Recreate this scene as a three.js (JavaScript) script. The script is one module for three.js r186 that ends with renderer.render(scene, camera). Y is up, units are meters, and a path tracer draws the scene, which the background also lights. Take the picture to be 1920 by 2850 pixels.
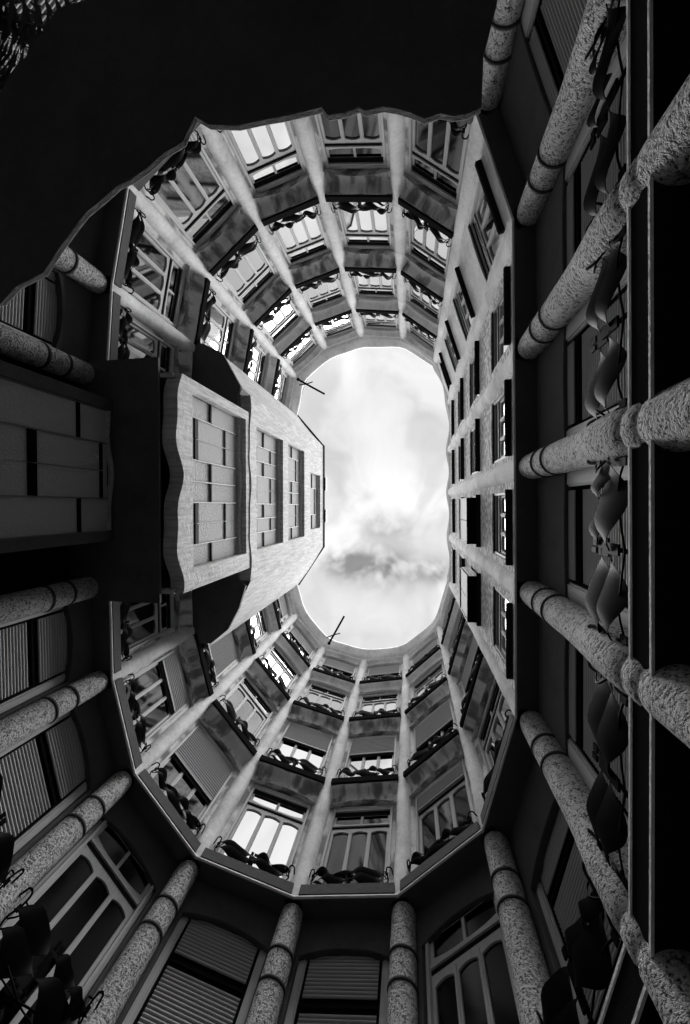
import * as THREE from 'three';
import { mergeGeometries } from 'three/addons/utils/BufferGeometryUtils.js';

// ---------------------------------------------------------------- camera, sky, sun, exposure
const scene = new THREE.Scene();
const EYE = 1.6;                                   // heights below are above the eye; y = height + EYE
const camera = new THREE.PerspectiveCamera(104.57, 690 / 1024, 0.05, 400);
camera.position.set(0, EYE, 0);
camera.up.set(-0.0023125, 0.0142566, 0.9998957);
camera.lookAt(-0.16009595, EYE + 0.98699579, -0.01444294);

const renderer = new THREE.WebGLRenderer({ antialias: true });
renderer.toneMapping = THREE.LinearToneMapping;
renderer.toneMappingExposure = 4.3;
renderer.shadowMap.enabled = true;
const SKY_GAIN = 0.40;

// ---- seeded noise
let seed = 7;
const rnd = () => { seed = (seed * 1664525 + 1013904223) >>> 0; return seed / 4294967296; };
const hash = (x, y, s) => { let h = (x * 374761393 + y * 668265263 + s * 974711) | 0; h = Math.imul(h ^ (h >>> 13), 1274126177); h ^= h >>> 16; return (h >>> 0) / 4294967296; };
function vnoise(x, y, s, px, py) {                // value noise, optionally periodic
  const xi = Math.floor(x), yi = Math.floor(y), fx = x - xi, fy = y - yi;
  const w = (a, p) => p ? ((a % p) + p) % p : a;
  const ux = fx * fx * (3 - 2 * fx), uy = fy * fy * (3 - 2 * fy);
  const a = hash(w(xi, px), w(yi, py), s), b = hash(w(xi + 1, px), w(yi, py), s), c = hash(w(xi, px), w(yi + 1, py), s), d = hash(w(xi + 1, px), w(yi + 1, py), s);
  return a + (b - a) * ux + (c - a) * uy + (a - b - c + d) * ux * uy;
}
function fbm(x, y, s, oct, px, py) { let v = 0, a = 0.5, n = 0; for (let i = 0; i < oct; i++) { v += a * vnoise(x, y, s + i, px, py); n += a; a *= 0.5; x *= 2; y *= 2; px = px ? px * 2 : 0; py = py ? py * 2 : 0; } return v / n; }
const clamp = (v, a = 0, b = 1) => Math.min(b, Math.max(a, v));
const sstep = (a, b, v) => { const t = clamp((v - a) / (b - a)); return t * t * (3 - 2 * t); };

// ---- cloudy sky: one broken cloud deck
{
  const W = 2048, H = 1024, data = new Float32Array(W * H * 4);
  for (let j = 0; j < H; j++) for (let i = 0; i < W; i++) {
    const el = ((j + 0.5) / H - 0.5) * Math.PI, az = ((i + 0.5) / W - 0.5) * 2 * Math.PI;
    const y = Math.sin(el), cx = Math.cos(el) * Math.cos(az), cz = Math.cos(el) * Math.sin(az);
    let v;
    if (y > 0.0) {
      const zen = Math.acos(clamp(y, -1, 1)), r = Math.hypot(cx, cz) || 1e-6, p = cx / r * zen, q = cz / r * zen;  // equidistant about the zenith
      const wx = fbm(p * 5 + 3, q * 5, 11, 4) - 0.5, wy = fbm(p * 5, q * 5 + 9, 17, 4) - 0.5;
      const n = fbm(p * 4.2 + wx * 1.3 + 2.1, q * 4.2 + wy * 1.3 + 5.4, 23, 6);
      const f = fbm(p * 14 + wx * 3 + 20, q * 14 + wy * 3, 31, 5);
      const thin = sstep(0.40, 0.62, n);                         // thick bright cumulus or thinner grey veil
      v = 0.47 + 0.16 * thin + 0.22 * (f - 0.5);
      // the grey veil covers one half of the deck, broken dark scud hangs below the bright cloud
      const veil = sstep(-0.02, 0.22, q - 0.1 * p + 0.25 * (n - 0.5));
      const thinVeil = veil * sstep(0.55, 0.25, zen) + (1 - sstep(0.55, 0.25, zen)) * sstep(0.55, 0.72, fbm(p * 3 + 7, q * 3 + 1, 91, 4));
      v = v * (1 - thinVeil) + thinVeil * (0.40 + 0.12 * thin + 0.12 * (f - 0.5));
      const scud = Math.exp(-(((p + 0.055) / 0.10) ** 2 + ((q + 0.155) / 0.05) ** 2)) + 0.85 * Math.exp(-(((p + 0.17) / 0.06) ** 2 + ((q + 0.14) / 0.04) ** 2))
        + 0.8 * Math.exp(-(((p - 0.085) / 0.05) ** 2 + ((q + 0.16) / 0.03) ** 2)) + 0.55 * Math.exp(-(((p + 0.06) / 0.09) ** 2 + ((q + 0.05) / 0.04) ** 2));
      const more = sstep(0.60, 0.74, fbm(p * 6 + wy * 2 + 40, q * 6 + wx * 2 + 3, 47, 4)) * sstep(0.28, 0.5, zen);
      const d = clamp(scud * sstep(0.30, 0.72, f + 0.3 * (fbm(p * 40, q * 40, 5, 3) - 0.5) + 0.05) * 1.15 + 0.5 * more);
      v = Math.max(0.1, v * (1 - 0.66 * d));
      v *= SKY_GAIN;
    } else v = 0.25;
    const k = (j * W + i) * 4; data[k] = data[k + 1] = data[k + 2] = v; data[k + 3] = 1;
  }
  const t = new THREE.DataTexture(data, W, H, THREE.RGBAFormat, THREE.FloatType);
  t.mapping = THREE.EquirectangularReflectionMapping; t.magFilter = THREE.LinearFilter; t.minFilter = THREE.LinearFilter; t.needsUpdate = true;
  scene.background = t; scene.environment = t;
}
// ---- the sun behind the cloud deck, high up
const sun = new THREE.DirectionalLight(0xffffff, 3.1);
sun.position.set(6, 60, -1); sun.target.position.set(-2, 10, 0.5); sun.castShadow = true; sun.shadow.radius = 100;
sun.shadow.camera.left = sun.shadow.camera.bottom = -22; sun.shadow.camera.right = sun.shadow.camera.top = 22; sun.shadow.camera.far = 120;
scene.add(sun, sun.target);

// ---------------------------------------------------------------- textures and materials (all grey: the photograph is black and white)
function tex(size, fn, srgb = true) {
  const d = new Uint8Array(size * size * 4);
  for (let j = 0; j < size; j++) for (let i = 0; i < size; i++) { const v = clamp(fn(i / size, j / size)) * 255, k = (j * size + i) * 4; d[k] = d[k + 1] = d[k + 2] = v; d[k + 3] = 255; }
  const t = new THREE.DataTexture(d, size, size); t.wrapS = t.wrapT = THREE.RepeatWrapping; t.magFilter = THREE.LinearFilter; t.minFilter = THREE.LinearMipmapLinearFilter; t.generateMipmaps = true;
  if (srgb) t.colorSpace = THREE.SRGBColorSpace; t.needsUpdate = true; return t;
}
const lin = (v) => v <= 0.0031308 ? v * 12.92 : 1.055 * Math.pow(v, 1 / 2.4) - 0.055;   // linear base colour -> stored value
const rep = (t, a, b = a) => { const c = t.clone(); c.repeat.set(a, b); c.needsUpdate = true; return c; };
const plasterT = tex(1024, (u, v) => {
  const m = fbm(u * 6, v * 6, 61, 6, 6, 6), f = fbm(u * 60, v * 60, 71, 3, 60, 60), b = sstep(0.56, 0.72, fbm(u * 10, v * 7, 81, 5, 10, 7));
  return lin(0.84 * (0.80 + 0.40 * (m - 0.5) * 2 * 0.55 + 0.22 * (f - 0.5)) - 0.07 * b + 0.06);
});
const plasterB = tex(512, (u, v) => 0.6 * fbm(u * 12, v * 12, 5, 5, 12, 12) + 0.4 * fbm(u * 64, v * 64, 9, 2, 64, 64), false);
const stainT = tex(1024, (u, v) => {
  const m = fbm(u * 5, v * 5, 161, 6, 5, 5), w = fbm(u * 14 + m, v * 10, 171, 6, 14, 10), f = fbm(u * 70, v * 70, 181, 2, 70, 70);
  const dark = sstep(0.42, 0.72, w);
  return lin((0.66 + 0.3 * (m - 0.5) + 0.12 * (f - 0.5)) * (1 - 0.72 * dark));
});
const streakT = tex(1024, (u, v) => {
  const s = fbm(u * 64, v * 9, 261, 5, 64, 9), m = fbm(u * 6, v * 5, 271, 5, 6, 5), f = fbm(u * 90, v * 30, 281, 2, 90, 30);
  return lin(0.46 + 0.13 * (sstep(0.36, 0.64, s) - 0.5) + 0.18 * (m - 0.5) + 0.1 * (f - 0.5));
});
const mottleT = tex(1024, (u, v) => {
  const s = fbm(u * 30, v * 22, 291, 5, 30, 22), m = fbm(u * 6, v * 5, 295, 5, 6, 5), f = fbm(u * 90, v * 60, 298, 2, 90, 60);
  return lin(0.56 + 0.36 * (sstep(0.38, 0.62, s) - 0.5) + 0.16 * (m - 0.5) + 0.1 * (f - 0.5));
});
const wormH = (u, v) => { const w = fbm(u * 9, v * 9, 361, 3, 9, 9); return 0.66 * fbm(u * 38 + w * 2, v * 46 + w * 2, 371, 4, 38, 46) + 0.34 * fbm(u * 130, v * 130, 381, 2, 130, 130); };
const stoneT = tex(1024, (u, v) => { const h = wormH(u, v), m = fbm(u * 5, v * 5, 391, 3, 5, 5); return lin(0.11 + 0.33 * sstep(0.30, 0.50, h) + 0.42 * (h - 0.5) + 0.14 * (m - 0.5)); });
const stoneB = tex(1024, (u, v) => sstep(0.28, 0.66, wormH(u, v)), false);
const pebbleB = tex(512, (u, v) => fbm(u * 50, v * 50, 401, 3, 50, 50), false);
const woodT = tex(512, (u, v) => lin(0.50 + 0.16 * (fbm(u * 50, v * 3, 411, 4, 50, 3) - 0.5)));
const std = (color, o = {}) => { const m = new THREE.MeshStandardMaterial({ roughness: 0.9, ...o }); m.color.setRGB(color, color, color); return m; };
const matte = (c, o = {}) => { const m = new THREE.MeshPhysicalMaterial({ roughness: 1, specularIntensity: 0, ...o }); m.color.setRGB(c, c, c); return m; };
const M = {
  plaster: std(1, { map: rep(plasterT, 0.3), bumpMap: rep(plasterB, 0.8), bumpScale: 0.012 }),
  stain: std(1, { map: rep(stainT, 0.28), bumpMap: rep(plasterB, 0.8), bumpScale: 0.012 }),
  streak: std(1, { map: rep(streakT, 0.33, 0.28), bumpMap: rep(plasterB, 0.9), bumpScale: 0.02 }),
  mottle: std(1, { map: rep(mottleT, 0.33, 0.5), bumpMap: rep(plasterB, 0.9), bumpScale: 0.02 }),
  lower: std(0.10, { map: rep(plasterT, 0.3), bumpMap: rep(plasterB, 1.2), bumpScale: 0.008 }),  // plaster copy darkened to stand in for shade low down and under overhangs
  stone: std(1, { map: rep(stoneT, 0.95), bumpMap: rep(stoneB, 0.95), bumpScale: 0.012 }),
  ring: std(0.03, { bumpMap: rep(plasterB, 3), bumpScale: 0.004 }),
  ledge: matte(0.014, { bumpMap: rep(plasterB, 2), bumpScale: 0.004 }),  // near-black stands in for the shaded undersides of sills and ledges
  iron: new THREE.MeshPhysicalMaterial({ color: new THREE.Color().setRGB(0.0028, 0.0028, 0.0028), roughness: 0.5, specularIntensity: 0.03 }),
  wood: std(0.92, { map: rep(woodT, 1), roughness: 0.6 }),
  lowGlass: std(0.05, { metalness: 1, roughness: 0.12 }),
  slat: std(0.34, { roughness: 0.55 }),
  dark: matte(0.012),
  shell: std(0.03), soffit: matte(0.010, { bumpMap: rep(plasterB, 0.8), bumpScale: 0.01 }),  // soffit: ground-storey wall colour with its shade painted in
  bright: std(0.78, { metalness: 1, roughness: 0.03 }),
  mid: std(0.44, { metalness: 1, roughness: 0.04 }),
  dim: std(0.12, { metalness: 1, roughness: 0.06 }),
  panel: std(0.40, { roughness: 0.9, bumpMap: rep(pebbleB, 0.8), bumpScale: 0.018 }),
  mullion: std(0.16, { roughness: 0.6 }), ground: std(0.12, { map: rep(stoneT, 0.4) }),
  leaf: std(0.06, { roughness: 0.7, side: THREE.DoubleSide }),
};

// ---------------------------------------------------------------- helpers
const used = {};
const numbered = (n) => { const k = used[n] = (used[n] ?? -1) + 1; return k ? `${n}_${String(k).padStart(3, '0')}` : n; };
function mesh(name, geo, mat, parent) { const m = new THREE.Mesh(geo, mat); m.name = name; m.castShadow = m.receiveShadow = true; if (parent) parent.add(m); return m; }
function thing(name, label, category, group) { const o = new THREE.Group(); o.name = numbered(name); o.userData = { label, category, kind: 'thing' }; if (group) o.userData.group = group; scene.add(o); return o; }
const merge = (gs) => mergeGeometries(gs.map((g) => { const q = g.index ? g.toNonIndexed() : g; for (const k of Object.keys(q.attributes)) if (!['position', 'normal', 'uv'].includes(k)) q.deleteAttribute(k); return q; }));
// box between two corners, uv in metres, edges slightly chamfered when c > 0
function box(x0, x1, y0, y1, z0, z1) {
  const g = new THREE.BoxGeometry(x1 - x0, y1 - y0, z1 - z0); g.translate((x0 + x1) / 2, (y0 + y1) / 2, (z0 + z1) / 2);
  const p = g.attributes.position, n = g.attributes.normal, uv = g.attributes.uv;
  for (let i = 0; i < p.count; i++) { const ax = Math.abs(n.getX(i)), ay = Math.abs(n.getY(i)); if (ax > 0.5) uv.setXY(i, p.getZ(i), p.getY(i)); else if (ay > 0.5) uv.setXY(i, p.getX(i), p.getZ(i)); else uv.setXY(i, p.getX(i), p.getY(i)); }
  return g;
}
function ext(shape, depth, z0, bevel = 0, curve = 10) {
  const g = new THREE.ExtrudeGeometry(shape, { depth: depth - 2 * bevel, bevelEnabled: bevel > 0, bevelSize: bevel, bevelThickness: bevel, bevelOffset: -bevel, bevelSegments: 1, curveSegments: curve });
  g.translate(0, 0, z0 + bevel); return g;
}
const tube = (pts, r, seg = 16, rad = 6) => new THREE.TubeGeometry(new THREE.CatmullRomCurve3(pts.map((p) => new THREE.Vector3(...p))), seg, r, rad);
// grid surface from fn(s,t) -> [x,y,z,u,v]
function grid(nu, nv, fn, flip = false) {
  const pos = [], uv = [], idx = [];
  for (let j = 0; j <= nv; j++) for (let i = 0; i <= nu; i++) { const [x, y, z, a, b] = fn(i / nu, j / nv); pos.push(x, y, z); uv.push(a, b); }
  for (let j = 0; j < nv; j++) for (let i = 0; i < nu; i++) { const a = j * (nu + 1) + i, b = a + 1, c = a + nu + 1, d = c + 1; if (flip) idx.push(a, c, b, b, c, d); else idx.push(a, b, c, b, d, c); }
  const g = new THREE.BufferGeometry(); g.setAttribute('position', new THREE.Float32BufferAttribute(pos, 3)); g.setAttribute('uv', new THREE.Float32BufferAttribute(uv, 2)); g.setIndex(idx); g.computeVertexNormals(); return g;
}
const place = (m, f, x = 0, y = 0, z = 0) => { m.position.set(f.A[0] + f.u[0] * x + f.n[0] * z, y + EYE, f.A[1] + f.u[1] * x + f.n[1] * z); m.rotation.y = f.rot; return m; };

// ---------------------------------------------------------------- the plan: joints of the bays, clockwise from the upper right corner
const J = [[1.33, 7.67], [2.03, 5.49], [2.06, 3.01], [2.09, 0.75], [2.12, -1.65], [2.14, -4.12], [1.52, -6.46], [-0.18, -8.07], [-2.42, -8.47], [-4.72, -7.91], [-6.26, -6.16], [-6.82, -3.98], [-6.86, -1.81], [-6.9, 2.93], [-6.75, 5.01], [-6.31, 7.27], [-4.6, 8.72], [-2.6, 9.28], [-0.38, 9.0]];
const CEN = [-2.4, 0.3];
function frame(A, B) {                              // local frame of a bay: x to the right as seen from the court, z towards the court
  let L = Math.hypot(B[0] - A[0], B[1] - A[1]), u = [(B[0] - A[0]) / L, (B[1] - A[1]) / L], n = [-u[1], u[0]];
  const mid = [(A[0] + B[0]) / 2, (A[1] + B[1]) / 2];
  if (n[0] * (CEN[0] - mid[0]) + n[1] * (CEN[1] - mid[1]) < 0) return frame(B, A);
  return { A, B, L, u, n, rot: Math.atan2(-u[1], u[0]) };
}
const bay = (i) => frame(J[i], J[(i + 1) % 19]);
// frame(A,B) needs u x y = n: with n = (-uz, ux) this holds
const SILL = [8.09, 11.62, 15.2, 18.5], TOP = 22.1, HEAD = [11.05, 14.52, 17.86, 21.0];

// ---------------------------------------------------------------- window: frame with three casements, two transom lights, slatted blind box; panes are sub-parts
function makeWindow(H, W, frameMat) {
  const st = 0.07, mu = 0.10, cw = (W - 2 * st - 2 * mu) / 3, ct = H * 0.70, gs = [];
  const rect = (x0, x1, y0, y1) => { const s = new THREE.Shape(); s.moveTo(x0, y0); s.lineTo(x1, y0); s.lineTo(x1, y1); s.lineTo(x0, y1); s.closePath(); return s; };
  const outer = rect(-W / 2, W / 2, 0, H * 0.885), panes = [];
  for (let i = 0; i < 3; i++) {
    const x0 = -W / 2 + st + i * (cw + mu), x1 = x0 + cw, y0 = 0.40;
    const h = new THREE.Path(); h.moveTo(x0, y0); h.lineTo(x1, y0); h.lineTo(x1, ct - 0.06); h.quadraticCurveTo((x0 + x1) / 2, ct + 0.04, x0, ct - 0.06); h.closePath(); outer.holes.push(h);
    const p = rect(x0 - 0.02, x1 + 0.02, y0 - 0.02, ct + 0.01); panes.push(ext(p, 0.012, 0.018));
  }
  for (let i = 0; i < 2; i++) {
    const x0 = i ? 0.035 : -W / 2 + st, x1 = i ? W / 2 - st : -0.035, lo = H * 0.785;
    const h = new THREE.Path(); h.moveTo(x0, lo + (i ? -0.0 : 0.05)); h.quadraticCurveTo((x0 + x1) / 2, lo + (i ? -0.02 : -0.02), x1, lo + (i ? 0.05 : -0.0)); h.lineTo(x1, H * 0.88); h.lineTo(x0, H * 0.88); h.closePath(); outer.holes.push(h);
    panes.push(ext(rect(x0 - 0.02, x1 + 0.02, lo - 0.04, H * 0.884), 0.012, 0.018));
  }
  gs.push(ext(outer, 0.07, 0, 0.006, 6));
  for (const s of [-1, 1]) { const x = s * (cw / 2 + mu / 2); gs.push(box(x - 0.018, x + 0.018, 0.02, ct + 0.05, 0.07, 0.085)); }
  gs.push(box(-W / 2 + 0.01, W / 2 - 0.01, H * 0.755, H * 0.772, 0.07, 0.10));
  for (const s of [-1, 1]) gs.push(box(s * W / 2 - (s > 0 ? 0 : 0.06), s * W / 2 + (s > 0 ? 0.06 : 0), 0, H, -0.02, 0.13));   // outer guide jambs
  const w = mesh('window', merge(gs), frameMat);
  panes.forEach((g) => mesh('pane', g, M.mid, w));
  mesh('transom_shade', box(-W / 2 + 0.01, W / 2 - 0.01, H * 0.732, H * 0.75, 0.068, 0.078), M.dark, w);  // dark strip paints the shade line under the transom moulding
  mesh('head_shade_strip', box(-W / 2, W / 2, H * 0.88, H * 0.945, -0.02, 0.068), M.dark, w);  // dark strip stands in for the shaded recess at the window head
  const sl = []; for (let k = 0; k < 3; k++) { const y = H * 0.945 + k * H * 0.019; sl.push(box(-W / 2, W / 2, y, y + H * 0.014, 0.05 - k * 0.004, 0.115)); }
  const b = mesh('blind_box', merge(sl), frameMat, w);
  return w;
}
function slatGeo(W) { const s = new THREE.Shape(); s.moveTo(0, 0); s.quadraticCurveTo(0.016, 0.018, 0.004, 0.036); s.lineTo(-0.008, 0.036); s.lineTo(-0.008, 0); s.closePath(); const g = new THREE.ExtrudeGeometry(s, { depth: W, bevelEnabled: false, curveSegments: 3 }); g.rotateY(-Math.PI / 2); g.translate(W / 2, 0, 0); g.rotateY(0); return g; }
const winCache = {};
function addWindow(parent, f, x, y, v, H, W, glass, blind = 0, low = false) {
  const k = H.toFixed(2) + W + low; winCache[k] ??= makeWindow(H, W, M.wood);
  const w = place(winCache[k].clone(), f, x, y, v); parent.add(w);
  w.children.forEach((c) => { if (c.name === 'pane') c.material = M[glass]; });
  if (blind) {                                      // lowered roller blind
    const y1 = H * 0.95, y0 = y1 - blind * H, gs = []; for (let yy = y0; yy < y1; yy += 0.075) gs.push(slatGeo(W - 0.02).scale(1, 1.6, 2.2).translate(0, yy, 0.105));
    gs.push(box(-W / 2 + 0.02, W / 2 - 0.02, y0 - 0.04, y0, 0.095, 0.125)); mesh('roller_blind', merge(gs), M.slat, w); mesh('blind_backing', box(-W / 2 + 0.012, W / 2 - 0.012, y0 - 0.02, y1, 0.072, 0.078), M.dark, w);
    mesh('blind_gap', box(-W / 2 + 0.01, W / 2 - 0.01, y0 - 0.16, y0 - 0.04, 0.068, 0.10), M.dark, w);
  }
  return w;
}

// ---------------------------------------------------------------- wrought-iron railing of twisted sheet blades
function blade(x0, x1, yc, w0, lobes, ph, sag, zoff) {
  const N = 14 * lobes, pos = [], idx = [];
  for (let i = 0; i <= N; i++) {
    const s = i / N, k = Math.abs(Math.sin(Math.PI * (s * lobes + ph))), w = (0.016 + w0 * Math.pow(k, 1.25)) / 2, a = (1 - k) ** 2 * 1.45 * (Math.floor(s * lobes + ph) % 2 ? 1 : -1) + 0.18;
    const x = x0 + (x1 - x0) * s, y = yc - sag * Math.sin(Math.PI * s) + 0.03 * Math.sin(s * 9 + ph * 7), z = zoff + 0.05 * Math.sin(Math.PI * s * 2 + ph);
    const cy = Math.cos(a) * w, cz = Math.sin(a) * w, ny = -Math.sin(a) * 0.003, nz = Math.cos(a) * 0.003;
    pos.push(x, y + cy + ny, z + cz + nz, x, y + ny, z + nz + 0.10 * w, x, y - cy + ny, z - cz + nz, x, y - cy - ny, z - cz - nz, x, y - ny, z - nz + 0.10 * w, x, y + cy - ny, z + cz - nz);
    if (i) for (let e = 0; e < 6; e++) { const a0 = (i - 1) * 6 + e, a1 = (i - 1) * 6 + (e + 1) % 6, b0 = a0 + 6, b1 = a1 + 6; idx.push(a0, b0, a1, a1, b0, b1); }
  }
  const g = new THREE.BufferGeometry(); g.setAttribute('position', new THREE.Float32BufferAttribute(pos, 3)); g.setAttribute('uv', new THREE.Float32BufferAttribute(new Float32Array(pos.length / 3 * 2), 2)); g.setIndex(idx); g.computeVertexNormals(); return g;
}
function makeRailing(variant) {
  const r = new THREE.Group(), L = 1.7, B = (g) => mesh('twisted_blade', g, M.iron, r), v = variant;
  if (v === 0) { B(blade(-0.82, 0.02, 0.50, 0.21, 2, 0, 0.0, 0.06)); B(blade(-0.02, 0.82, 0.50, 0.22, 2, 0, 0.0, 0.05)); B(blade(-0.80, -0.2, 0.36, 0.19, 1, 0, 0.0, 0.09)); B(blade(-0.46, 0.52, 0.25, 0.28, 1, 0, 0.02, 0.10)); B(blade(0.22, 0.80, 0.34, 0.22, 1, 0, 0.0, 0.08)); }
  else if (v === 1) { B(blade(-0.82, 0.0, 0.46, 0.25, 1, 0, -0.04, 0.07)); B(blade(0.0, 0.82, 0.48, 0.23, 2, 0, 0.0, 0.06)); B(blade(-0.80, 0.1, 0.28, 0.29, 1, 0, 0.0, 0.10)); B(blade(-0.1, 0.80, 0.27, 0.27, 1, 0, 0.0, 0.10)); }
  else if (v === 3) { B(blade(-0.84, -0.06, 0.42, 0.33, 1, 0, -0.04, 0.06)); B(blade(0.04, 0.84, 0.40, 0.34, 1, 0, -0.03, 0.06)); B(blade(-0.78, -0.02, 0.22, 0.31, 1, 0, 0.0, 0.10)); B(blade(0.0, 0.80, 0.20, 0.31, 1, 0, 0.0, 0.10)); }
  else if (v === 4) { B(blade(-0.84, -0.02, 0.40, 0.34, 1, 0, -0.05, 0.07)); B(blade(0.0, 0.5, 0.44, 0.24, 1, 0, 0, 0.06)); B(blade(0.42, 0.84, 0.38, 0.2, 1, 0, 0, 0.08)); B(blade(-0.80, -0.05, 0.20, 0.30, 1, 0, 0, 0.1)); B(blade(-0.02, 0.80, 0.21, 0.34, 1, 0, 0.02, 0.11)); }
  else { B(blade(-0.82, 0.05, 0.50, 0.23, 2, 0, 0.0, 0.06)); B(blade(-0.05, 0.82, 0.46, 0.27, 1, 0, -0.03, 0.07)); B(blade(-0.66, 0.0, 0.28, 0.26, 1, 0, 0.0, 0.10)); B(blade(0.0, 0.78, 0.26, 0.30, 1, 0, 0.0, 0.10)); B(blade(-0.80, -0.3, 0.18, 0.10, 1, 0, 0, 0.08)); }
  mesh('centre_clamp', merge([box(-0.085, 0.085, 0.30, 0.46, 0.05, 0.07), box(-0.05, 0.05, 0.10, 0.34, 0.075, 0.10), box(-0.075, -0.02, 0.50, 0.58, 0.05, 0.075), box(0.0, 0.07, 0.50, 0.57, 0.05, 0.07), box(-0.02, 0.02, 0.0, 0.12, 0.06, 0.08)]), M.iron, r);
  mesh('bottom_bar', merge([tube([[-0.80, 0.05, 0.05], [-0.55, 0.13, 0.07], [-0.25, 0.08, 0.08], [0, 0.03, 0.08]], 0.011), tube([[0, 0.03, 0.08], [0.25, 0.09, 0.08], [0.55, 0.13, 0.07], [0.80, 0.05, 0.05]], 0.011), tube([[-0.80, 0.06, 0.0], [0, 0.045, 0.02], [0.80, 0.06, 0.0]], 0.009)]), M.iron, r);
  for (const s of [-1, 1]) {
    mesh('end_scroll', merge([tube([[s * 0.80, 0.0, 0.03], [s * 0.77, 0.14, 0.07], [s * 0.82, 0.32, 0.04], [s * 0.78, 0.48, 0.08], [s * 0.80, 0.60, 0.10], [s * 0.87, 0.63, 0.06], [s * 0.90, 0.55, 0.0], [s * 0.95, 0.50, -0.10]], 0.015, 26), tube([[s * 0.80, 0.32, 0.05], [s * 0.72, 0.38, 0.12], [s * 0.70, 0.50, 0.08], [s * 0.78, 0.54, 0.04]], 0.011, 12)]), M.iron, r);
    mesh('end_plate', box(s * 0.74 - 0.035, s * 0.74 + 0.035, 0.02, 0.11, 0.06, 0.078), M.iron, r); mesh('end_plate', box(s * 0.79 - 0.03, s * 0.79 + 0.03, 0.40, 0.47, 0.07, 0.088), M.iron, r);
  }
  return r;
}
const railProto = [0, 1, 2, 3, 4].map(makeRailing);
function addRailing(f, y, v, len, variant, label, sy = 0.86) {
  const r = railProto[variant].clone(); r.name = numbered('balcony_railing'); place(r, f, f.L / 2, y, v); r.scale.set(len / 1.7, sy, 1);
  r.userData = { label, category: 'railing', kind: 'thing', group: 'twisted iron balcony railings around the courtyard' }; scene.add(r); return r;
}

// ---------------------------------------------------------------- one storey of a curved-wall bay
function storey(parent, f, k, spec) {
  const L = f.L, s0 = SILL[k] + 0.26, hd = HEAD[k], next = k < 3 ? SILL[k + 1] : 21.45, W = L * 0.69, xc = L / 2;
  // splayed reveals either side of the window
  const rv = [];
  for (const sd of [0, 1]) {
    const X = (a) => sd ? L - a : a;
    rv.push(grid(8, 14, (a, t) => { const q = a < 0.3 ? a / 0.3 : 1, b = a < 0.3 ? 0 : (a - 0.3) / 0.7; const x = 0.17 + 0.05 * q + (L - W) / 2 * 0 + b * ((L - W) / 2 - 0.22), z = -0.17 - 0.02 * q - 0.14 * b * b; return [X(x), s0 - 0.1 + (hd + 0.3 - s0 + 0.1) * t, z, f.A[0] * 3 + X(x) + z, s0 + t * (hd - s0) * 1]; }, sd === 1));
  }
  for (const g of rv) place(mesh('window_reveal', g, M.stain, parent), f);
  // spandrel: arched lower lip, hollow cove, roll below the next sill
  const lip = (a) => hd - 0.10 + 0.17 * (1 - (2 * a - 1) ** 2) ;
  const sp = [grid(20, 14, (a, t) => {
    const x = 0.14 + (L - 0.28) * a, yb = lip(a), y = yb + (next - yb) * t;
    let z = -0.10 - 0.13 * Math.sin(Math.PI * Math.min(1, t / 0.85)) ** 0.8 + 0.13 * sstep(0.72, 0.93, t);
    z -= 0.03 * Math.exp(-((a * (1 - a)) / 0.03));
    return [x, y, z, f.A[0] * 5 + x + k * 1.7, y + f.A[1]];
  }), grid(20, 3, (a, t) => [0.14 + (L - 0.28) * a, lip(a) + 0.02 * t, -0.10 - 0.45 * t, a * L, t])];
  sp.push(box(0.14, L - 0.14, next - 0.03, next + 0.0, -0.5, 0.03));
  const spm = place(mesh('spandrel', merge([sp[0], sp[1], sp[2]]), k < 2 ? M.stain : M.plaster, parent), f);
  // sill slab, the shade of its underside put into the near-black colour
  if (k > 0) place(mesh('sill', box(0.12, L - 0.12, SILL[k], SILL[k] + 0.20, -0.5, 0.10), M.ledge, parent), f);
  addWindow(parent, f, xc, s0 - 0.04, -0.34, hd + 0.02 - s0, +W.toFixed(2), spec[0], spec[1] || 0);
}

// ---------------------------------------------------------------- pilaster strip at a joint
function jointFrame(i) {
  const a = bay((i + 18) % 19), b = bay(i), n = [a.n[0] + b.n[0], a.n[1] + b.n[1]], l = Math.hypot(...n); n[0] /= l; n[1] /= l;
  const u = [n[1], -n[0]]; return { A: J[i], u, n, rot: Math.atan2(-u[1], u[0]), L: 0 };
}
function pilaster(parent, i, wide, mat, y0 = 8.09) {
  const f = jointFrame(i), pr = [], ns = 14;                    // rounded front with shoulders
  for (let k = 0; k <= ns; k++) { const a = k / ns * 2 - 1, e = Math.abs(a); const z = e < 0.72 ? 0.05 - 0.10 * (e / 0.72) ** 3 : -0.05 - 0.06 * sstep(0.72, 0.8, e) - 0.30 * sstep(0.86, 1, e); pr.push([a * wide / 2, z]); }
  const g = grid(ns, 60, (a, t) => { const k = Math.round(a * ns), y = y0 + (21.9 - y0) * t, [x, z] = pr[k]; const wob = 0.006 * Math.sin(y * 2.3 + i) + 0.004 * Math.sin(y * 5.1 + i * 2); return [x * (1 + wob), y, z + wob, x + i * 1.37, y]; });
  place(mesh('pilaster', g, mat, parent), f);
  place(mesh('pilaster_foot', grid(ns, 6, (a, t) => { const [x, z] = pr[Math.round(a * ns)]; const q = Math.sin(t * Math.PI / 2); return [x * q, y0, -0.4 + (z + 0.4) * q, x, z]; }, true), mat, parent), f);
  return f;
}

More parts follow.
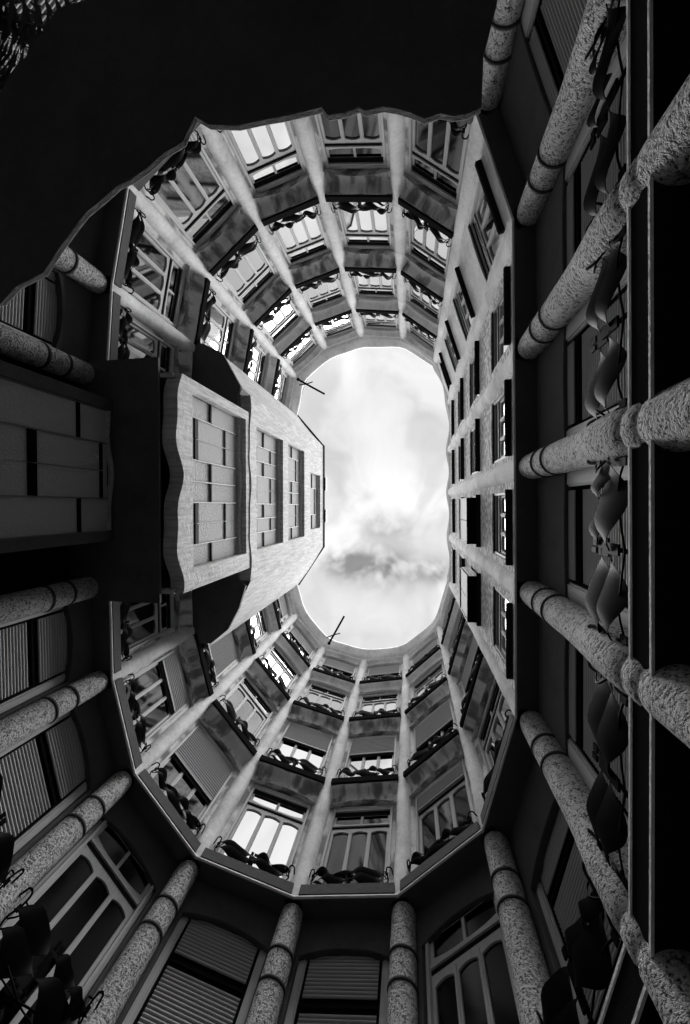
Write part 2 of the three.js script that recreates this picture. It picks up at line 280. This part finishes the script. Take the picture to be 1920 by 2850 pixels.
// ---------------------------------------------------------------- lower storey behind the columns
function arcade(parent, f, o) {
  const L = f.L, r = o.r, j0 = o.jamb ?? 0.24, y0 = 3.9, yt = 8.06, hs = o.head - (o.rise ?? 0.14);
  const s = new THREE.Shape(); s.moveTo(-0.12, y0); s.lineTo(L + 0.12, y0); s.lineTo(L + 0.12, yt); s.lineTo(-0.12, yt); s.closePath();
  const h = new THREE.Path(); h.moveTo(j0, y0 + 0.2); h.lineTo(L - j0, y0 + 0.2); h.lineTo(L - j0, hs); h.quadraticCurveTo(L / 2, hs + 2 * (o.rise ?? 0.14), j0, hs); h.closePath(); s.holes.push(h);
  place(mesh('arcade_wall', ext(s, 0.24, -r - 0.24, 0.012, 16), M.lower, parent), f);  // shade of the recess is put into the dark wall colour
  const W = L - 2 * j0 - 0.02 - 2 * (o.casing ?? 0.12), v = -r - (o.deep ?? 0.16);
  // pale side casings
  for (const sd of [0, 1]) { const x = sd ? L - j0 : j0 - 0.02; const cw = o.casing ?? 0.12; place(mesh('casing', merge([box(x + (sd ? -cw : 0.02), x + (sd ? 0.0 : cw + 0.02), y0 + 0.2, hs + 0.12, v, v + 0.06), box(x + (sd ? -cw - 0.03 : cw + 0.02), x + (sd ? -cw : cw + 0.05), y0 + 0.2, hs + 0.12, v, v + 0.035)]), M.wood, parent), f); }
  if (o.type === 'shutter') {
    const sh = place(mesh('roller_shutter', merge([box(-W / 2, W / 2, y0 + 0.2, o.head + 0.1, -0.06, -0.03), box(-W / 2 + 0.08, W / 2 - 0.08, o.gap - 0.12, o.gap - 0.075, -0.03, 0.02)]), M.dark, parent), f, L / 2, 0, v);
    const pitch = 0.062, w = W - 0.16, g = new THREE.ExtrudeGeometry((() => { const q = new THREE.Shape(); q.moveTo(0, 0); q.quadraticCurveTo(0.03, 0.026, 0.004, 0.052); q.lineTo(-0.012, 0.052); q.lineTo(-0.012, 0); q.closePath(); return q; })(), { depth: w, bevelEnabled: false, curveSegments: 4 });
    g.rotateY(-Math.PI / 2); g.translate(w / 2, 0, 0);
    const merged = [];
    for (let y = y0 + 0.25; y < o.head + 0.02; y += pitch) { if (y > o.gap - 0.20 && y < o.gap) continue; const up = y >= o.gap ? 0.02 : -0.02; if (o.fine) { const q = mesh('slat', g, M.slat, sh); q.position.set(0, y, up); } else merged.push(g.clone().translate(0, y, up)); }
    if (merged.length) mesh('slat_curtain', merge(merged), M.slat, sh);
  } else addWindow(parent, f, L / 2, 4.1, v, (o.head - 4.1) * 1.12, +W.toFixed(2), 'lowGlass', 0, true);
}
function lowerLedge(parent, f, mat) {                           // the main ledge under the first windows: slab with shade in its colour, pale bead
  const L = f.L;
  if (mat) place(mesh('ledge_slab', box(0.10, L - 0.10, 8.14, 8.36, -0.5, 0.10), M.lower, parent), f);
  const bd = tube([[-0.02, 8.09, 0.07], [L / 2, 8.09, 0.07], [L + 0.02, 8.09, 0.07]], 0.032, 8, 8);
  place(mesh('ledge_bead', bd, M.plaster, parent), f);
  place(mesh('ledge_underside', box(-0.2, L + 0.2, 8.06, 8.13, -1.3, 0.065), M.lower, parent), f);  // underside shade comes partly from the darkened plaster
}

// ---------------------------------------------------------------- cornice along a run of joints
function cornice(parent, list, wave) {
  const pts = list.map((i) => new THREE.Vector3(J[i][0], 0, J[i][1])), curve = new THREE.CatmullRomCurve3(pts, false, 'centripetal'), N = 12 * (list.length - 1);
  const prof = [[-0.30, 21.10], [-0.13, 21.2], [-0.10, 21.35], [-0.04, 21.5], [0.10, 21.6], [0.10, 21.72], [0.04, 21.85], [0.09, 22.0], [0.15, 22.12], [0.13, 22.22], [-0.1, 22.28], [-1.6, 22.3]];
  const g = grid(N, prof.length - 1, (a, t) => {
    const p = curve.getPoint(a), d = curve.getTangent(a), [v, y] = prof[Math.round(t * (prof.length - 1))]; let n = [-d.z, d.x]; if (n[0] * (CEN[0] - p.x) + n[1] * (CEN[1] - p.z) < 0) n = [-n[0], -n[1]];
    const fr = a * (list.length - 1), ph = fr - Math.floor(fr), bow = wave * Math.sin(Math.PI * ph) ** 2 * sstep(21.2, 22, y) - 0.04 + (wave > 0 ? 0.30 * sstep(21.45, 22.0, y) * sstep(0, 0.28, a) * sstep(0, 0.28, 1 - a) : 0);
    return [p.x + n[0] * (v + bow), y + EYE + 0.04 * Math.sin(fr * 2.1) * sstep(21.2, 22, y), p.z + n[1] * (v + bow), a * N * 0.2, y];
  });
  mesh('cornice', g, M.plaster, parent);
}
function shell(parent, list) {                                   // added unseen wall and roof cap that stop sky light leaking in
  const gs = [];
  for (const i of list) { const f = bay(i); const b = box(-0.9, f.L + 0.9, -1.6, 22.2, -2.0, -1.45); b.rotateY(f.rot); b.translate(f.A[0], EYE, f.A[1]); gs.push(b);
    const c = box(-0.25, f.L + 0.25, 22.18, 22.26, -1.6, -0.3); c.rotateY(f.rot); c.translate(f.A[0], EYE, f.A[1]); gs.push(c); }
  mesh('light_block_shell', merge(gs), M.shell, parent);
}

const ORD = ['first', 'second', 'third', 'fourth', 'fifth', 'sixth', 'seventh'];
const FLOOR = ['lowest balcony row', 'second balcony row', 'third balcony row', 'topmost balcony row'];

// ---------------------------------------------------------------- the three courtyard walls
const upper = thing('courtyard_wall', 'pale curved wall of tall balcony windows closing the upper end of the courtyard', 'building wall');
const right = thing('courtyard_wall', 'pale straight streaked wall with plain windows on shade-darkened sills above stone columns at right', 'building wall');
const lower = thing('courtyard_wall', 'pale curved wall of balcony windows with roller blinds closing the lower end', 'building wall');

const lowerSpec = {                                              // bay index -> rows [glass, blind]
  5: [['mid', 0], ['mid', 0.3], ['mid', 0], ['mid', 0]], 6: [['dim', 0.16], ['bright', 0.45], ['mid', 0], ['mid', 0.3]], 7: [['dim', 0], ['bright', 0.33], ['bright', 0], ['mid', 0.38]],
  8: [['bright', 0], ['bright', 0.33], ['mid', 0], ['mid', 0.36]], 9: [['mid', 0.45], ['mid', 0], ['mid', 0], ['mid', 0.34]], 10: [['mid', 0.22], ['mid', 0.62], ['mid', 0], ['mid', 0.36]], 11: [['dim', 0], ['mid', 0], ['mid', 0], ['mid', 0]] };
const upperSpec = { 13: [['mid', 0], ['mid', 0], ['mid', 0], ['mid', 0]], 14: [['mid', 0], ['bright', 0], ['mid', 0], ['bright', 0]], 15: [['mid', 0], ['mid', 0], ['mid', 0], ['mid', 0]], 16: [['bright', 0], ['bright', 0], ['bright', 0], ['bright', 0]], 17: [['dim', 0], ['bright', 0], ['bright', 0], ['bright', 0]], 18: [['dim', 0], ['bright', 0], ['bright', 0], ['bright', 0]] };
for (const [wall, spec, where, start, dir] of [[lower, lowerSpec, 'from the right, lower curved wall', 5, 1], [upper, upperSpec, 'from the right, upper curved wall', 18, -1]])
  for (const key of Object.keys(spec)) {
    const i = +key, f = bay(i), no = ORD[dir > 0 ? i - start : start - i];
    for (let k = 0; k < 4; k++) {
      if ((i === 11 || i === 13) && k > 0) continue;             // the stair tower stands against these bays
      storey(wall, f, k, spec[i][k]);
      addRailing(f, SILL[k] + 0.18, -0.06, f.L * 0.80, (i * 2 + k) % 3, `black twisted-iron railing, ${FLOOR[k]}, ${no} bay ${where}`);
    }
    lowerLedge(wall, f, true);
  }
for (const i of [6, 7, 8, 9, 10, 11]) pilaster(lower, i, 0.50, M.plaster);
pilaster(lower, 12, 0.46, M.plaster);
for (const i of [13, 14, 15, 16, 17, 18]) pilaster(upper, i, 0.52, M.plaster);
pilaster(upper, 0, 0.62, M.plaster);
for (const i of [1, 2, 3, 4]) pilaster(right, i, 0.64, M.plaster);
pilaster(right, 5, 0.56, M.plaster);
cornice(lower, [5, 6, 7, 8, 9, 10, 11, 12], 0.05); cornice(upper, [13, 14, 15, 16, 17, 18, 0], 0.05); cornice(right, [0, 1, 2, 3, 4, 5], -0.14);
shell(lower, [5, 6, 7, 8, 9, 10, 11]); shell(upper, [12, 13, 14, 15, 16, 17, 18]); shell(right, [0, 1, 2, 3, 4]);

// straight wall: flush plaster with recessed windows and sills with shade in their colour
const RS = [8.95, 12.75, 16.3, 19.6], RH = [10.95, 14.7, 18.1, 21.0];
for (let i = 0; i < 5; i++) {
  const f = bay(i), L = f.L, s = new THREE.Shape(); s.moveTo(0, 8.09); s.lineTo(L, 8.09); s.lineTo(L, 21.7); s.lineTo(0, 21.7); s.closePath();
  const a = L / 2 - 0.78, b = L / 2 + 0.78;
  for (let k = 0; k < 4; k++) { const h = new THREE.Path(); h.moveTo(a, RS[k]); h.lineTo(b, RS[k]); h.lineTo(b, RH[k] - 0.06); h.quadraticCurveTo(L / 2, RH[k] + 0.06, a, RH[k] - 0.06); h.closePath(); s.holes.push(h); }
  place(mesh('wall_face', ext(s, 0.35, -0.41, 0.012, 10), i < 1 ? M.plaster : M.mottle, right), f);
  for (let k = 0; k < 4; k++) {
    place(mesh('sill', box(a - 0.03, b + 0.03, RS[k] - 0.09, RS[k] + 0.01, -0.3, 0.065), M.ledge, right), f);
    place(mesh('lintel_shade', box(a - 0.04, b + 0.04, RH[k] - 0.16, RH[k] - 0.06, -0.215, -0.08), M.ledge, right), f);  // dark board added in place of the shaded underside of the window head
    addWindow(right, f, L / 2, RS[k] + 0.01, -0.22, RH[k] - RS[k] - 0.08, 1.44, i > 0 && (k + i) % 3 ? 'bright' : 'mid', 0);
  }
  lowerLedge(right, f, false);
}
// arcade behind the columns
for (let i = 0; i < 5; i++) arcade(right, bay(i), { r: 0.32, head: 6.75, rise: 0.06, gap: 6.48, type: 'shutter', fine: i > 0, jamb: 0.16, casing: 0.26, deep: 0.09, right: true });
arcade(lower, bay(5), { r: 0.42, head: 7.0, gap: 6.6, type: 'shutter' });
arcade(lower, bay(6), { r: 0.36, head: 7.5, gap: 6.8, type: 'casement' });
arcade(lower, bay(7), { r: 0.36, head: 7.5, gap: 6.8, type: 'shutter', fine: true });
arcade(lower, bay(8), { r: 0.36, head: 7.5, gap: 6.8, type: 'shutter', fine: true });
arcade(lower, bay(9), { r: 0.36, head: 7.5, gap: 6.8, type: 'casement' });
arcade(lower, bay(10), { r: 0.36, head: 7.5, gap: 6.8, type: 'shutter' });
arcade(lower, bay(11), { r: 0.36, head: 7.5, gap: 6.8, type: 'shutter' });
for (const i of [13, 14, 15, 16, 17, 18]) arcade(upper, bay(i), { r: 0.36, head: 7.3, gap: 6.8, type: 'shutter' });
// second ledge along the straight wall and the wall below it, shade put into both colours
for (const i of [0, 1, 2, 3, 4, 5]) {
  const f = bay(i), L = f.L, p = i < 5 ? right : lower;
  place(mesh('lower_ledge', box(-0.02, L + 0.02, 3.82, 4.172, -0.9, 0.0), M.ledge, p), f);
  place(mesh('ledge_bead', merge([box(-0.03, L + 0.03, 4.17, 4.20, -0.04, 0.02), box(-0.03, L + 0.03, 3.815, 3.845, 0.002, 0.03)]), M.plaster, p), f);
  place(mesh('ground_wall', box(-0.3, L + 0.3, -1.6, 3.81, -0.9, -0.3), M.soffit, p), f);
  if (i > 0) addRailing(f, 4.30, -0.10, L * 0.86, 3 + i % 2, i < 5 ? `large black twisted-iron railing behind columns, ${ORD[i - 1]} bay from top, straight wall` : 'large black twisted-iron railing behind columns where straight wall turns into lower curve', 1.35);
}
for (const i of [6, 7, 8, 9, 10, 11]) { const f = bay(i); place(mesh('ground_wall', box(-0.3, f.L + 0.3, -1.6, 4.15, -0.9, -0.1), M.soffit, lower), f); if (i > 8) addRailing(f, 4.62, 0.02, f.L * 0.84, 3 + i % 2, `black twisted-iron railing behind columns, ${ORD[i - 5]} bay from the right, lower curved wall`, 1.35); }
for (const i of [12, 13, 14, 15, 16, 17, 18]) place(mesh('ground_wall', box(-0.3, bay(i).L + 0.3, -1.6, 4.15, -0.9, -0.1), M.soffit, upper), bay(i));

// ---------------------------------------------------------------- round stone columns
function column(i, label) {
  const f = jointFrame(i), c = thing('stone_column', label, 'column', 'round stone columns around the courtyard');
  place(c, f, 0, 0, -0.20); c.position.y = 0;
  const pf = [[0.30, 0], [0.30, 0.25], [0.265, 0.32], [0.285, 3.0], [0.285, 5.50], [0.265, 5.55], [0.265, 5.60], [0.285, 5.64], [0.288, 5.80], [0.27, 5.84], [0.27, 5.87], [0.29, 5.91], [0.304, 6.1], [0.300, 6.5], [0.276, 6.85], [0.262, 7.1], [0.252, 7.4], [0.248, 8.2], [0.246, 9.0], [0.244, 9.5], [0.225, 9.62], [0.17, 9.68], [0.0, 9.69]];
  const seg = 40, fine = []; for (let k = 0; k + 1 < pf.length; k++) { const n = Math.max(1, Math.round((pf[k + 1][1] - pf[k][1]) / 0.12)); for (let q = 0; q < n; q++) fine.push([pf[k][0] + (pf[k + 1][0] - pf[k][0]) * q / n, pf[k][1] + (pf[k + 1][1] - pf[k][1]) * q / n]); } fine.push(pf[pf.length - 1]);
  const g = grid(seg, fine.length - 1, (a, t) => { const [r0, y] = fine[Math.round(t * (fine.length - 1))], th = -a * Math.PI * 2; const r = r0 * (1 + 0.03 * (fbm(a * 12, y * 3 + i * 9, 77, 3, 12, 0) - 0.5)); return [r * Math.sin(th), y, r * Math.cos(th), a * 1.64 + i * 0.4, y]; }, true);
  mesh('shaft', g, M.stone, c);
  for (const y of [8.28, 8.78]) { const t = new THREE.TorusGeometry(0.237, 0.031, 8, 40); t.rotateX(Math.PI / 2); t.scale(1, 1.35, 1); t.translate(0, y, 0); mesh('ring', t, M.ring, c); }
  return c;
}
['where upper curve meets straight wall', 'topmost along straight right wall', 'second from top along straight right wall', 'at the middle of the straight right wall', 'fourth from top along straight right wall', 'where straight right wall meets lower curve',
  'first left of the straight wall, lower curve', 'right of bottom centre, lower curve', 'left of bottom centre, lower curve', 'thick-looking at lower left, third from tower, lower curve', 'second from the stair tower, lower curve', 'nearest the stair tower, lower curve', 'in the shade under tower, lower side', 'in the shade under tower, upper side', 'first above the stair tower, upper curve', 'second above the stair tower, upper curve'].forEach((w, i) => column(i, `round pitted stone column ${w}`));

// ---------------------------------------------------------------- stair tower with pebbled glass panels
const tower = thing('stair_tower', 'pale faceted stair tower with rows of pebbled glass panels at left', 'tower');
{
  const X = -4.95, A = [X, -2.35], B = [X, 3.5], f = { A, u: [0, 1], n: [1, 0], rot: -Math.PI / 2, L: 5.85 };
  // local frame: x towards lower end of the picture; start at upper end so that x cross y points to the court
  f.A = [X, 3.5]; f.u = [0, -1]; f.n = [1, 0]; f.rot = Math.PI / 2;
  const Z = (z) => 3.5 - z;                                    // world z -> local x
  const wav = (x) => 0.07 * Math.sin(x * 2.6 + 0.4) + 0.035 * Math.sin(x * 5.1);
  const faceWall = (name, x0, x1, y0, y1, z, holes, rim, mat = M.streak) => {
    const s = new THREE.Shape(); const N = 40; s.moveTo(x0, y0 + rim * wav(x0)); for (let k = 1; k <= N; k++) { const x = x0 + (x1 - x0) * k / N; s.lineTo(x, y0 + rim * wav(x)); }
    s.lineTo(x1, y1); s.lineTo(x0, y1); s.closePath();
    for (const [a, b, c, d] of holes) { const h = new THREE.Path(); h.moveTo(a, c); h.lineTo(b, c); h.lineTo(b, d); h.lineTo(a, d); h.closePath(); s.holes.push(h); }
    place(mesh(name, ext(s, 0.34, z - 0.34, 0.006), mat, tower), f);
  };
  // rows of panels: columns as [left fraction, right fraction, kind]
  const cells = [[1, 'S'], [2, 'TM'], [1, 'S'], [1, 'S'], [2, 'TM'], [1, 'S']], cells1 = [[1.1, 'S'], [1, 'T'], [1, 'S'], [1.9, 'TM'], [1, 'S'], [0.95, 'T'], [1.05, 'S']], cells3 = [[1, 'S'], [1.9, 'TM'], [1, 'S']], cellsA = [[0.72, 'S'], [1.2, 'TM'], [0.7, 'S']];
  const panelRow = (x0, x1, y0, y1, z, cs, [fa, fb, fs], th) => {
    const tot = cs.reduce((a, c) => a + c[0], 0); let x = x0; const H = y1 - y0, bars = [], lines = [];
    for (const [w, kind] of cs) {
      const xe = x + (x1 - x0) * w / tot;
      const P = (a, b, c, d, dz = 0) => { const g = box(a + 0.006, b - 0.006, c + 0.006, d - 0.006, z - 0.04 + dz, z - 0.015 + dz); place(mesh('glass_panel', g, M.panel, tower), f); };
      const bar = (a, b, y, h) => bars.push(box(a, b, y - h / 2, y + h / 2, z - 0.03, z + 0.03));
      if (kind === 'S') { P(x, xe, y0, y0 + H * fs, 0); P(x, xe, y0 + H * fs, y1, 0.004); bar(x + 0.01, xe - 0.01, y0 + H * fs, 0.06); }
      else {
        const m = (x + xe) / 2, two = kind === 'TM' ? [[x, m], [m, xe]] : [[x, xe]];
        for (const [a, b] of two) { P(a, b, y0, y0 + H * fa, 0); P(a, b, y0 + H * fa, y0 + H * fb, 0.01); P(a, b, y0 + H * fb, y1, 0.0); bar(a + 0.012, b - 0.012, y0 + H * fa, 0.15); bar(a + 0.012, b - 0.012, y0 + H * fb, 0.06); }
        if (kind === 'TM') lines.push(box(m - 0.008, m + 0.008, y0 + H * fa, y0 + H * fb, z - 0.03, z + 0.02));
      }
      x = xe; if (x < x1 - 0.02) lines.push(box(x - 0.015, x + 0.015, y0, y1, z - 0.035, z + 0.03));
    }
    lines.push(box(x0 - 0.03, x0, y0 - 0.03, y1, z - 0.05, z + 0.02), box(x1, x1 + 0.03, y0 - 0.03, y1, z - 0.05, z + 0.02));
    place(mesh('mullion', merge(lines), M.mullion, tower), f);
    bars.forEach((b) => place(mesh('ledge_shade_bar', b, M.iron, tower), f));  // near-black bars stand in for shaded undersides of the panel ledges
    const hd = grid(24, 4, (a, t) => { const xx = x0 + (x1 - x0) * a, q = t * 4, p = [[-0.02, 0.0], [0.085, 0.0], [0.085, th], [-0.02, th], [-0.02, 0]][q]; return [xx, y1 - 0.02 + p[1] + wav(xx) * 0.4 * (p[1] > 0 ? 1 : 0.6), z + p[0] + 0.3 * wav(xx), xx, q]; }, true);
    place(mesh('lintel', hd, M.streak, tower), f);
    place(mesh('panel_backing', box(x0 - 0.05, x1 + 0.05, y0 - 0.05, y1 + 0.15, z - 0.16, z - 0.06), M.streak, tower), f);
  };
  const cx0 = Z(2.62), cx1 = Z(-1.44), R = [[12.43, 15.0], [15.86, 18.25]];
  // upper box
  faceWall('tower_face', 0, 5.85, 11.87, 22.6, 0, [[cx0, cx1, 12.4, 15.15], [cx0, cx1, 15.83, 18.4], [Z(1.72), Z(-1.2), 19.55, 21.8]], 0.9);
  panelRow(cx0, cx1, R[0][0], R[0][1], -0.20, cells1, [0.14, 0.7, 0.42], 0.2); panelRow(cx0, cx1, R[1][0], R[1][1], -0.20, cells, [0.16, 0.72, 0.45], 0.16); panelRow(Z(1.7), Z(-1.19), 19.6, 21.7, -0.18, cells3, [0.2, 0.72, 0.45], 0.12);
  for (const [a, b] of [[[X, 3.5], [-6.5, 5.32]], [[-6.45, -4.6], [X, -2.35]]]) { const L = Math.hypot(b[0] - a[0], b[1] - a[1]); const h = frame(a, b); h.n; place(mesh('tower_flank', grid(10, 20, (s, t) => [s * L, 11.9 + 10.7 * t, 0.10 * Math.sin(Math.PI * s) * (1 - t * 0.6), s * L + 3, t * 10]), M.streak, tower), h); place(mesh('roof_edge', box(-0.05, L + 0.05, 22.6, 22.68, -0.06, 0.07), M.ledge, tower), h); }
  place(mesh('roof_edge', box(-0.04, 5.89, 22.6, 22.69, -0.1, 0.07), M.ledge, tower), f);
  for (const z of [1.3, -0.55]) place(mesh('roof_block', box(Z(z) - 0.38, Z(z) + 0.38, 22.69, 23.0, -0.2, 0.13), M.mullion, tower), f);
  // soffit below the upper box, shade put into its colour, bulging past its sides
  const so = new THREE.Shape(); [[-5.29, 3.46], [-5.17, 3.72], [-5.4, 4.12], [-5.77, 4.78], [-6.37, 5.1], [-7.0, 5.28], [-8.3, 5.0], [-8.3, -4.3], [-7.05, -4.45], [-6.2, -4.35], [-5.65, -3.9], [-5.27, -3.2], [-5.05, -2.5], [-5.29, -2.3]].forEach(([x, z], k) => k ? so.lineTo(x, -z) : so.moveTo(x, -z)); so.closePath();
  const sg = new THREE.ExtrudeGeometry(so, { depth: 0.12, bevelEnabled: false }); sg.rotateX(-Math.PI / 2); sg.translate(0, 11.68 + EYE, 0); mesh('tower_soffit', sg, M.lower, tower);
  // middle box
  const bx0 = Z(2.68), bx1 = Z(-1.46);
  faceWall('tower_face', Z(2.95), Z(-1.95), 8.0, 11.85, -0.03, [[bx0, bx1, 8.56, 11.6]], 1.7, M.streak);
  panelRow(bx0, bx1, 8.6, 11.4, -0.24, cells, [0.16, 0.71, 0.42], 0.24);
  for (const z of [2.95, -1.95]) place(mesh('tower_side', box(Z(z) - (z > 0 ? 0 : 0.1), Z(z) + (z > 0 ? 0.1 : 0), 8.03, 11.85, -2.6, -0.2), M.streak, tower), f);
  const sb = box(Z(3.2), Z(-2.1), 7.78, 7.84, -2.6, -0.37); place(mesh('tower_soffit', sb, M.lower, tower), f);  // lower soffit, its shade painted in with the same dark plaster
  // lowest box, set back and in shade, which its dark face colour also imitates
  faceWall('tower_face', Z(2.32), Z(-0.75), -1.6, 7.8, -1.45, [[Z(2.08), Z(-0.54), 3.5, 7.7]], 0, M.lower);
  panelRow(Z(2.06), Z(-0.52), 3.6, 7.68, -1.52, cellsA, [0.57, 0.95, 0.81], 0.04);
}

// ---------------------------------------------------------------- stair canopy overhead, its silhouette shade put into the colour
{
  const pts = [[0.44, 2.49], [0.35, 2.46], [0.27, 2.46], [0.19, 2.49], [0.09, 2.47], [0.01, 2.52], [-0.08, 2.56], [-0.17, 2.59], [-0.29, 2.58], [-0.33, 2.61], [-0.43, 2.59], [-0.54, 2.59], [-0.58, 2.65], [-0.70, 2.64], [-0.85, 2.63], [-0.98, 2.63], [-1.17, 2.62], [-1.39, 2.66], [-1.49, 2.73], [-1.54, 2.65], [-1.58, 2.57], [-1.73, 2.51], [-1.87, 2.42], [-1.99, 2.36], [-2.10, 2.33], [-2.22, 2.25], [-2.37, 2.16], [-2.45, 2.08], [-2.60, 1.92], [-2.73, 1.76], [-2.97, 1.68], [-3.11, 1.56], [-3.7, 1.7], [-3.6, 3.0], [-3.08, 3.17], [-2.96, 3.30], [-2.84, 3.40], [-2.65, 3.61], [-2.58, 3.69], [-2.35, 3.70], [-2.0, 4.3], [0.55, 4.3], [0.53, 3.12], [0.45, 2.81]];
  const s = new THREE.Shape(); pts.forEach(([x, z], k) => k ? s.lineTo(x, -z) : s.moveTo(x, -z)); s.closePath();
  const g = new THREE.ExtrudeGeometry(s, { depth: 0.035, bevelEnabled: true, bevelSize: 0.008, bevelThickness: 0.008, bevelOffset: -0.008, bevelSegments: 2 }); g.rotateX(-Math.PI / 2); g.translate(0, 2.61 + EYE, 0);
  const c = thing('stair_canopy', 'shade-darkened ragged-edged canopy over the stairs covering the upper left', 'canopy'); mesh('roof_slab', g, M.lower, c);
  const posts = []; for (const [x, z] of [[-3.4, 2.6], [-0.6, 4.0], [0.3, 4.0]]) posts.push([x, z]);
  for (const [x, z] of posts) mesh('post', new THREE.CylinderGeometry(0.06, 0.07, 2.6 + EYE, 12).translate(x, (2.6 + EYE) / 2, z), M.iron, c);
}
// fern hanging beyond the canopy's corner
{
  const p = thing('potted_fern', 'leafy fern fronds beyond the canopy at the top left corner', 'plant');
  const fr = [];
  for (let k = 0; k < 64; k++) {
    const a = rnd() * 6.28, len = 0.7 + rnd() * 0.9, up = 0.35 + rnd() * 0.5, gs = [];
    for (let q = 1; q < 14; q++) { const s = q / 14, r = len * s, y = up * Math.sin(s * 2.4) * 0.8, w = 0.2 * (1 - s) + 0.03; for (const sd of [-1, 1]) { const g = new THREE.BufferGeometry(); const c = Math.cos(a), d = Math.sin(a), bx = r * c, bz = r * d; g.setAttribute('position', new THREE.Float32BufferAttribute([bx, y, bz, bx + c * 0.07, y - 0.005, bz + d * 0.07, bx - d * w * sd + c * 0.05, y - 0.04, bz + c * w * sd + d * 0.05], 3)); g.setAttribute('uv', new THREE.Float32BufferAttribute([0, 0, 1, 0, 0, 1], 2)); g.computeVertexNormals(); gs.push(g); } }
    { const st = []; for (let q = 0; q < 8; q++) { const s = q / 7 * 0.95, rr = len * s; st.push([rr * Math.cos(a), up * Math.sin(s * 2.4) * 0.8, rr * Math.sin(a)]); } gs.push(tube(st, 0.008, 10, 4)); }
    mesh('frond', merge(gs), M.leaf, p);
  }
  mesh('pot', new THREE.LatheGeometry([[0.0, -0.45], [0.2, -0.45], [0.28, -0.05], [0.3, 0], [0.26, 0]].map((v) => new THREE.Vector2(...v)), 24), M.stone, p);
  p.position.set(-4.35, 3.2 + EYE, 4.85);
}
// ---------------------------------------------------------------- roof edge: rails and two bracket poles
function roofRail(list, label) {
  const r = thing('roof_railing', label, 'railing'), pts = list.map(([x, z]) => [x, 22.75 + EYE, z]); mesh('rail', tube(pts, 0.02, 40), M.mullion, r);
  const c = new THREE.CatmullRomCurve3(pts.map((p) => new THREE.Vector3(...p))); for (let k = 0; k <= 7; k++) { const q = c.getPoint(k / 7); mesh('post', new THREE.CylinderGeometry(0.02, 0.02, 0.8, 8).translate(q.x, q.y - 0.32, q.z), M.mullion, r); }
}
roofRail([[0.5, -7.75], [-0.6, -8.4], [-2.2, -8.7], [-3.9, -8.4], [-5.6, -7.15], [-6.5, -5.7]], 'thin metal railing along the roof edge at lower end');
roofRail([[-1.6, 9.35], [-3.2, 9.25], [-4.6, 8.85], [-5.8, 7.65], [-6.4, 6.3]], 'thin metal railing along the roof edge at upper end');
function pole(a, b, label) {
  const p = thing('bracket_pole', label, 'pole'); mesh('pole', tube([[a[0], a[1] + EYE, a[2]], [(a[0] + b[0]) / 2, (a[1] + b[1]) / 2 + EYE + 0.05, (a[2] + b[2]) / 2], [b[0], b[1] + EYE, b[2]]], 0.055, 12, 8), M.iron, p);
  const m = [a[0] * 0.7 + b[0] * 0.3, a[1] * 0.7 + b[1] * 0.3 + EYE, a[2] * 0.7 + b[2] * 0.3]; mesh('bracket', merge([tube([[m[0] - 0.35, m[1] - 0.2, m[2] - 0.1], m, [m[0] + 0.35, m[1], m[2] + 0.1]], 0.03, 8), new THREE.SphereGeometry(0.09, 10, 8).translate(...[a[0], a[1] + EYE, a[2]])]), M.iron, p);
}
pole([-5.85, 20.5, 6.75], [-4.75, 22.0, 5.95 + 0.4], 'dark pole on a bracket projecting over the roof edge at upper left');
pole([-4.2, 20.6, -7.3], [-3.55, 21.6, -6.1], 'dark pole on a bracket projecting over the roof edge at lower left');

// ---------------------------------------------------------------- two projecting casement boxes on the straight wall
function windowBox(i, label) {
  const f = bay(i), c = thing('casement_box', label, 'window box'), L = f.L, a = L / 2 - 0.72, b = L / 2 + 0.72, y0 = RS[1], y1 = RH[1] - 0.1;
  place(c, f);
  mesh('frame', merge([box(a, b, y0 - 0.04, y0, -0.02, 0.34), box(a, b, y1, y1 + 0.04, -0.02, 0.2), box(a, a + 0.04, y0, y1, 0.28, 0.33), box(b - 0.04, b, y0, y1, 0.28, 0.33), box(a, b, y0, y0 + 0.05, 0.28, 0.345), box(a, b, y1 - 0.05, y1, 0.28, 0.345)]), M.iron, c);
  for (const [q, w] of [[a + 0.04, L / 2 - 0.01], [L / 2 + 0.01, b - 0.04]]) mesh('leaf', box(q, w, y0 + 0.05, y1 - 0.05, 0.295, 0.32), M.iron, c);
  for (const x of [a, b - 0.02]) mesh('side_pane', box(x, x + 0.02, y0, y1, 0.0, 0.28), M.bright, c);
}
windowBox(3, 'black projecting casement box nearer the middle of the straight wall'); windowBox(4, 'black projecting casement box nearer the lower end of the straight wall');

// ---------------------------------------------------------------- courtyard floor
{ const g = new THREE.CircleGeometry(60, 48); g.rotateX(-Math.PI / 2); const p = g.attributes.position, uv = g.attributes.uv; for (let i = 0; i < p.count; i++) uv.setXY(i, p.getX(i), p.getZ(i)); const m = mesh('ground', g, M.ground); m.userData = { kind: 'structure', label: 'dark stone floor of the courtyard', category: 'ground' }; scene.add(m); }
renderer.render(scene, camera);
